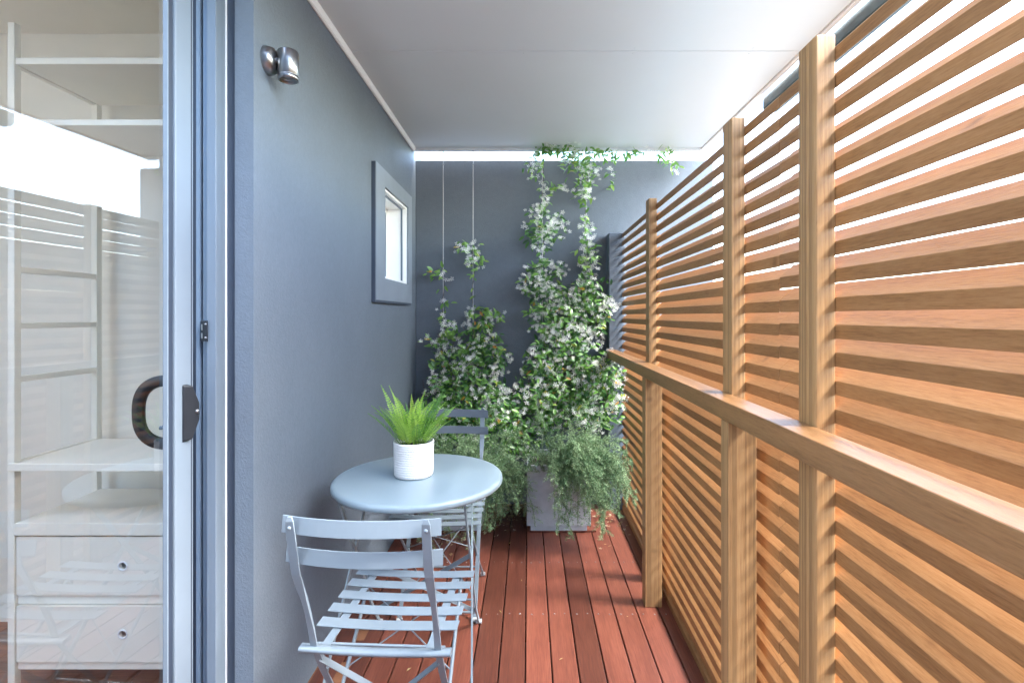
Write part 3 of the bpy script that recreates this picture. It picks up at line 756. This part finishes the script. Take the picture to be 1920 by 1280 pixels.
# ------------------------------------------------------------------ litter of fallen blossoms
random.seed(5)
a = MB()
def bit(x, y, big=1.0):
    p = Vector((x, y, .003 + U(0, .004)))
    if random.random() < .3: flower(a, p + Vector((0, 0, .004)), Vector((U(-.3, .3), U(-.3, .3), 1)), U(.009, .014))
    else: leafquad(a, p, Vector((U(-1, 1), U(-1, 1), U(0, .25))), Vector((0, 0, 1)), U(.010, .024) * big, U(.004, .009), random.random(), n=1)
for i in range(420): bit(min(-.02, G(-.15, .11)), 3.49 - abs(G(0, .16)))
for i in range(60): bit(U(.39, .60), 3.4 - abs(G(0, .22)))
for i in range(14): bit(U(-.7, .6), U(1.4, 3.1))
for i in range(90): bit(G(-.45, .1), 3.02 - abs(G(0, .1)))
tag(a.build('fallen_blossom', 'litter'), 'dry petals and white blossoms scattered on the deck by the planters', 'petals', kind='stuff')

# ------------------------------------------------------------------ wardrobe unit behind the glass
random.seed(3)
sh = thing('shelving_unit', 'cream open wardrobe unit with drawers and shelves behind the glass door', 'wardrobe', (-1.37, 1.925, 0))
def wb_(name, x0, x1, y0, y1, z0, z1, par=sh, mat='cream', bev=.002):
    a = MB(); a.box(x0 + 1.37, x1 + 1.37, y0 - 1.925, y1 - 1.925, z0, z1); return a.build(name, mat, par, bevel=bev)
for x in (-1.785, -0.965):
    for y in (1.75, 2.085): wb_('post', x, x + .024, y, y + .024, 0.001, 2.29)
    for z in (.06, .30, .53, .765, 1.055, 1.24, 1.435, 1.93, 2.145):
        rg = MB(); rg.box(x + 1.37 + .003, x + 1.37 + .021, 1.774 - 1.925, 2.085 - 1.925, z, z + .02); rg.build('rung', 'cream', sh)
xL, xR = -1.759, -.967
wb_('shelf', xL, xR, 1.752, 2.10, 2.147, 2.170); wb_('shelf', xL, xR, 1.752, 2.10, 1.937, 1.958)
wb_('shelf', xL - .02, xR, 1.742, 2.10, .755, .781)
wb_('shelf', xL, xR, 1.747, 2.10, .534, .576)
wb_('divider', xL, xR, 1.76, 2.10, .293, .324); wb_('divider', xL, xR, 1.76, 2.10, .068, .095)
wb_('side_panel', xL, xL + .012, 1.765, 2.10, .0955, .5335)
for (z0, z1) in ((.328, .528), (.099, .290)):
    # front with a finger hole
    a = MB(); ox, oz = 1.37, 0; y = 1.752 - 1.925
    cxh = (230 - VX) * 1.752 / F + ox + .0; czh = z0 + (z1 - z0) * .5
    n_ = 24; r0 = .0125
    X0_, X1_ = xL + ox + .003, xR + ox - .003
    ring = [(cxh + r0 * math.cos(2 * math.pi * k / n_), czh + r0 * math.sin(2 * math.pi * k / n_)) for k in range(n_)]
    hs_ = .03
    sq = []
    for k in range(n_):
        c_, s2 = math.cos(2 * math.pi * k / n_), math.sin(2 * math.pi * k / n_); mm = max(abs(c_), abs(s2)); sq.append((cxh + hs_ * c_ / mm, czh + hs_ * s2 / mm))
    vs = [(x, y, z) for x, z in ring] + [(x, y, z) for x, z in sq] + [(x, y + .012, z) for x, z in ring]
    fs = [(k, (k + 1) % n_, n_ + (k + 1) % n_, n_ + k) for k in range(n_)] + [(k, 2 * n_ + k, 2 * n_ + (k + 1) % n_, (k + 1) % n_) for k in range(n_)]
    a.add(vs, fs, .5)
    for (xa_, xb_, za_, zb_) in ((X0_, cxh - hs_, z0, z1), (cxh + hs_, X1_, z0, z1), (cxh - hs_, cxh + hs_, z0, czh - hs_), (cxh - hs_, cxh + hs_, czh + hs_, z1)):
        a.add([(xa_, y, za_), (xb_, y, za_), (xb_, y, zb_), (xa_, y, zb_)], [(0, 1, 2, 3)], .5)
    # body sides
    a.add([(X0_, y, z0), (X1_, y, z0), (X1_, y, z1), (X0_, y, z1), (X0_, y + .33, z0), (X1_, y + .33, z0), (X1_, y + .33, z1), (X0_, y + .33, z1)],
          [(0, 4, 5, 1), (1, 5, 6, 2), (2, 6, 7, 3), (3, 7, 4, 0), (4, 7, 6, 5)], .5)
    dr = a.build('drawer', 'cream', sh)
    a = MB(); a.lathe((cxh, y, czh), [(r0 - .001, -.002), (r0, .002), (r0 + .004, .002), (r0 + .0045, -.0005)], 28, axis=Vector((0, -1, 0))); a.build('finger_pull', 'white', dr)
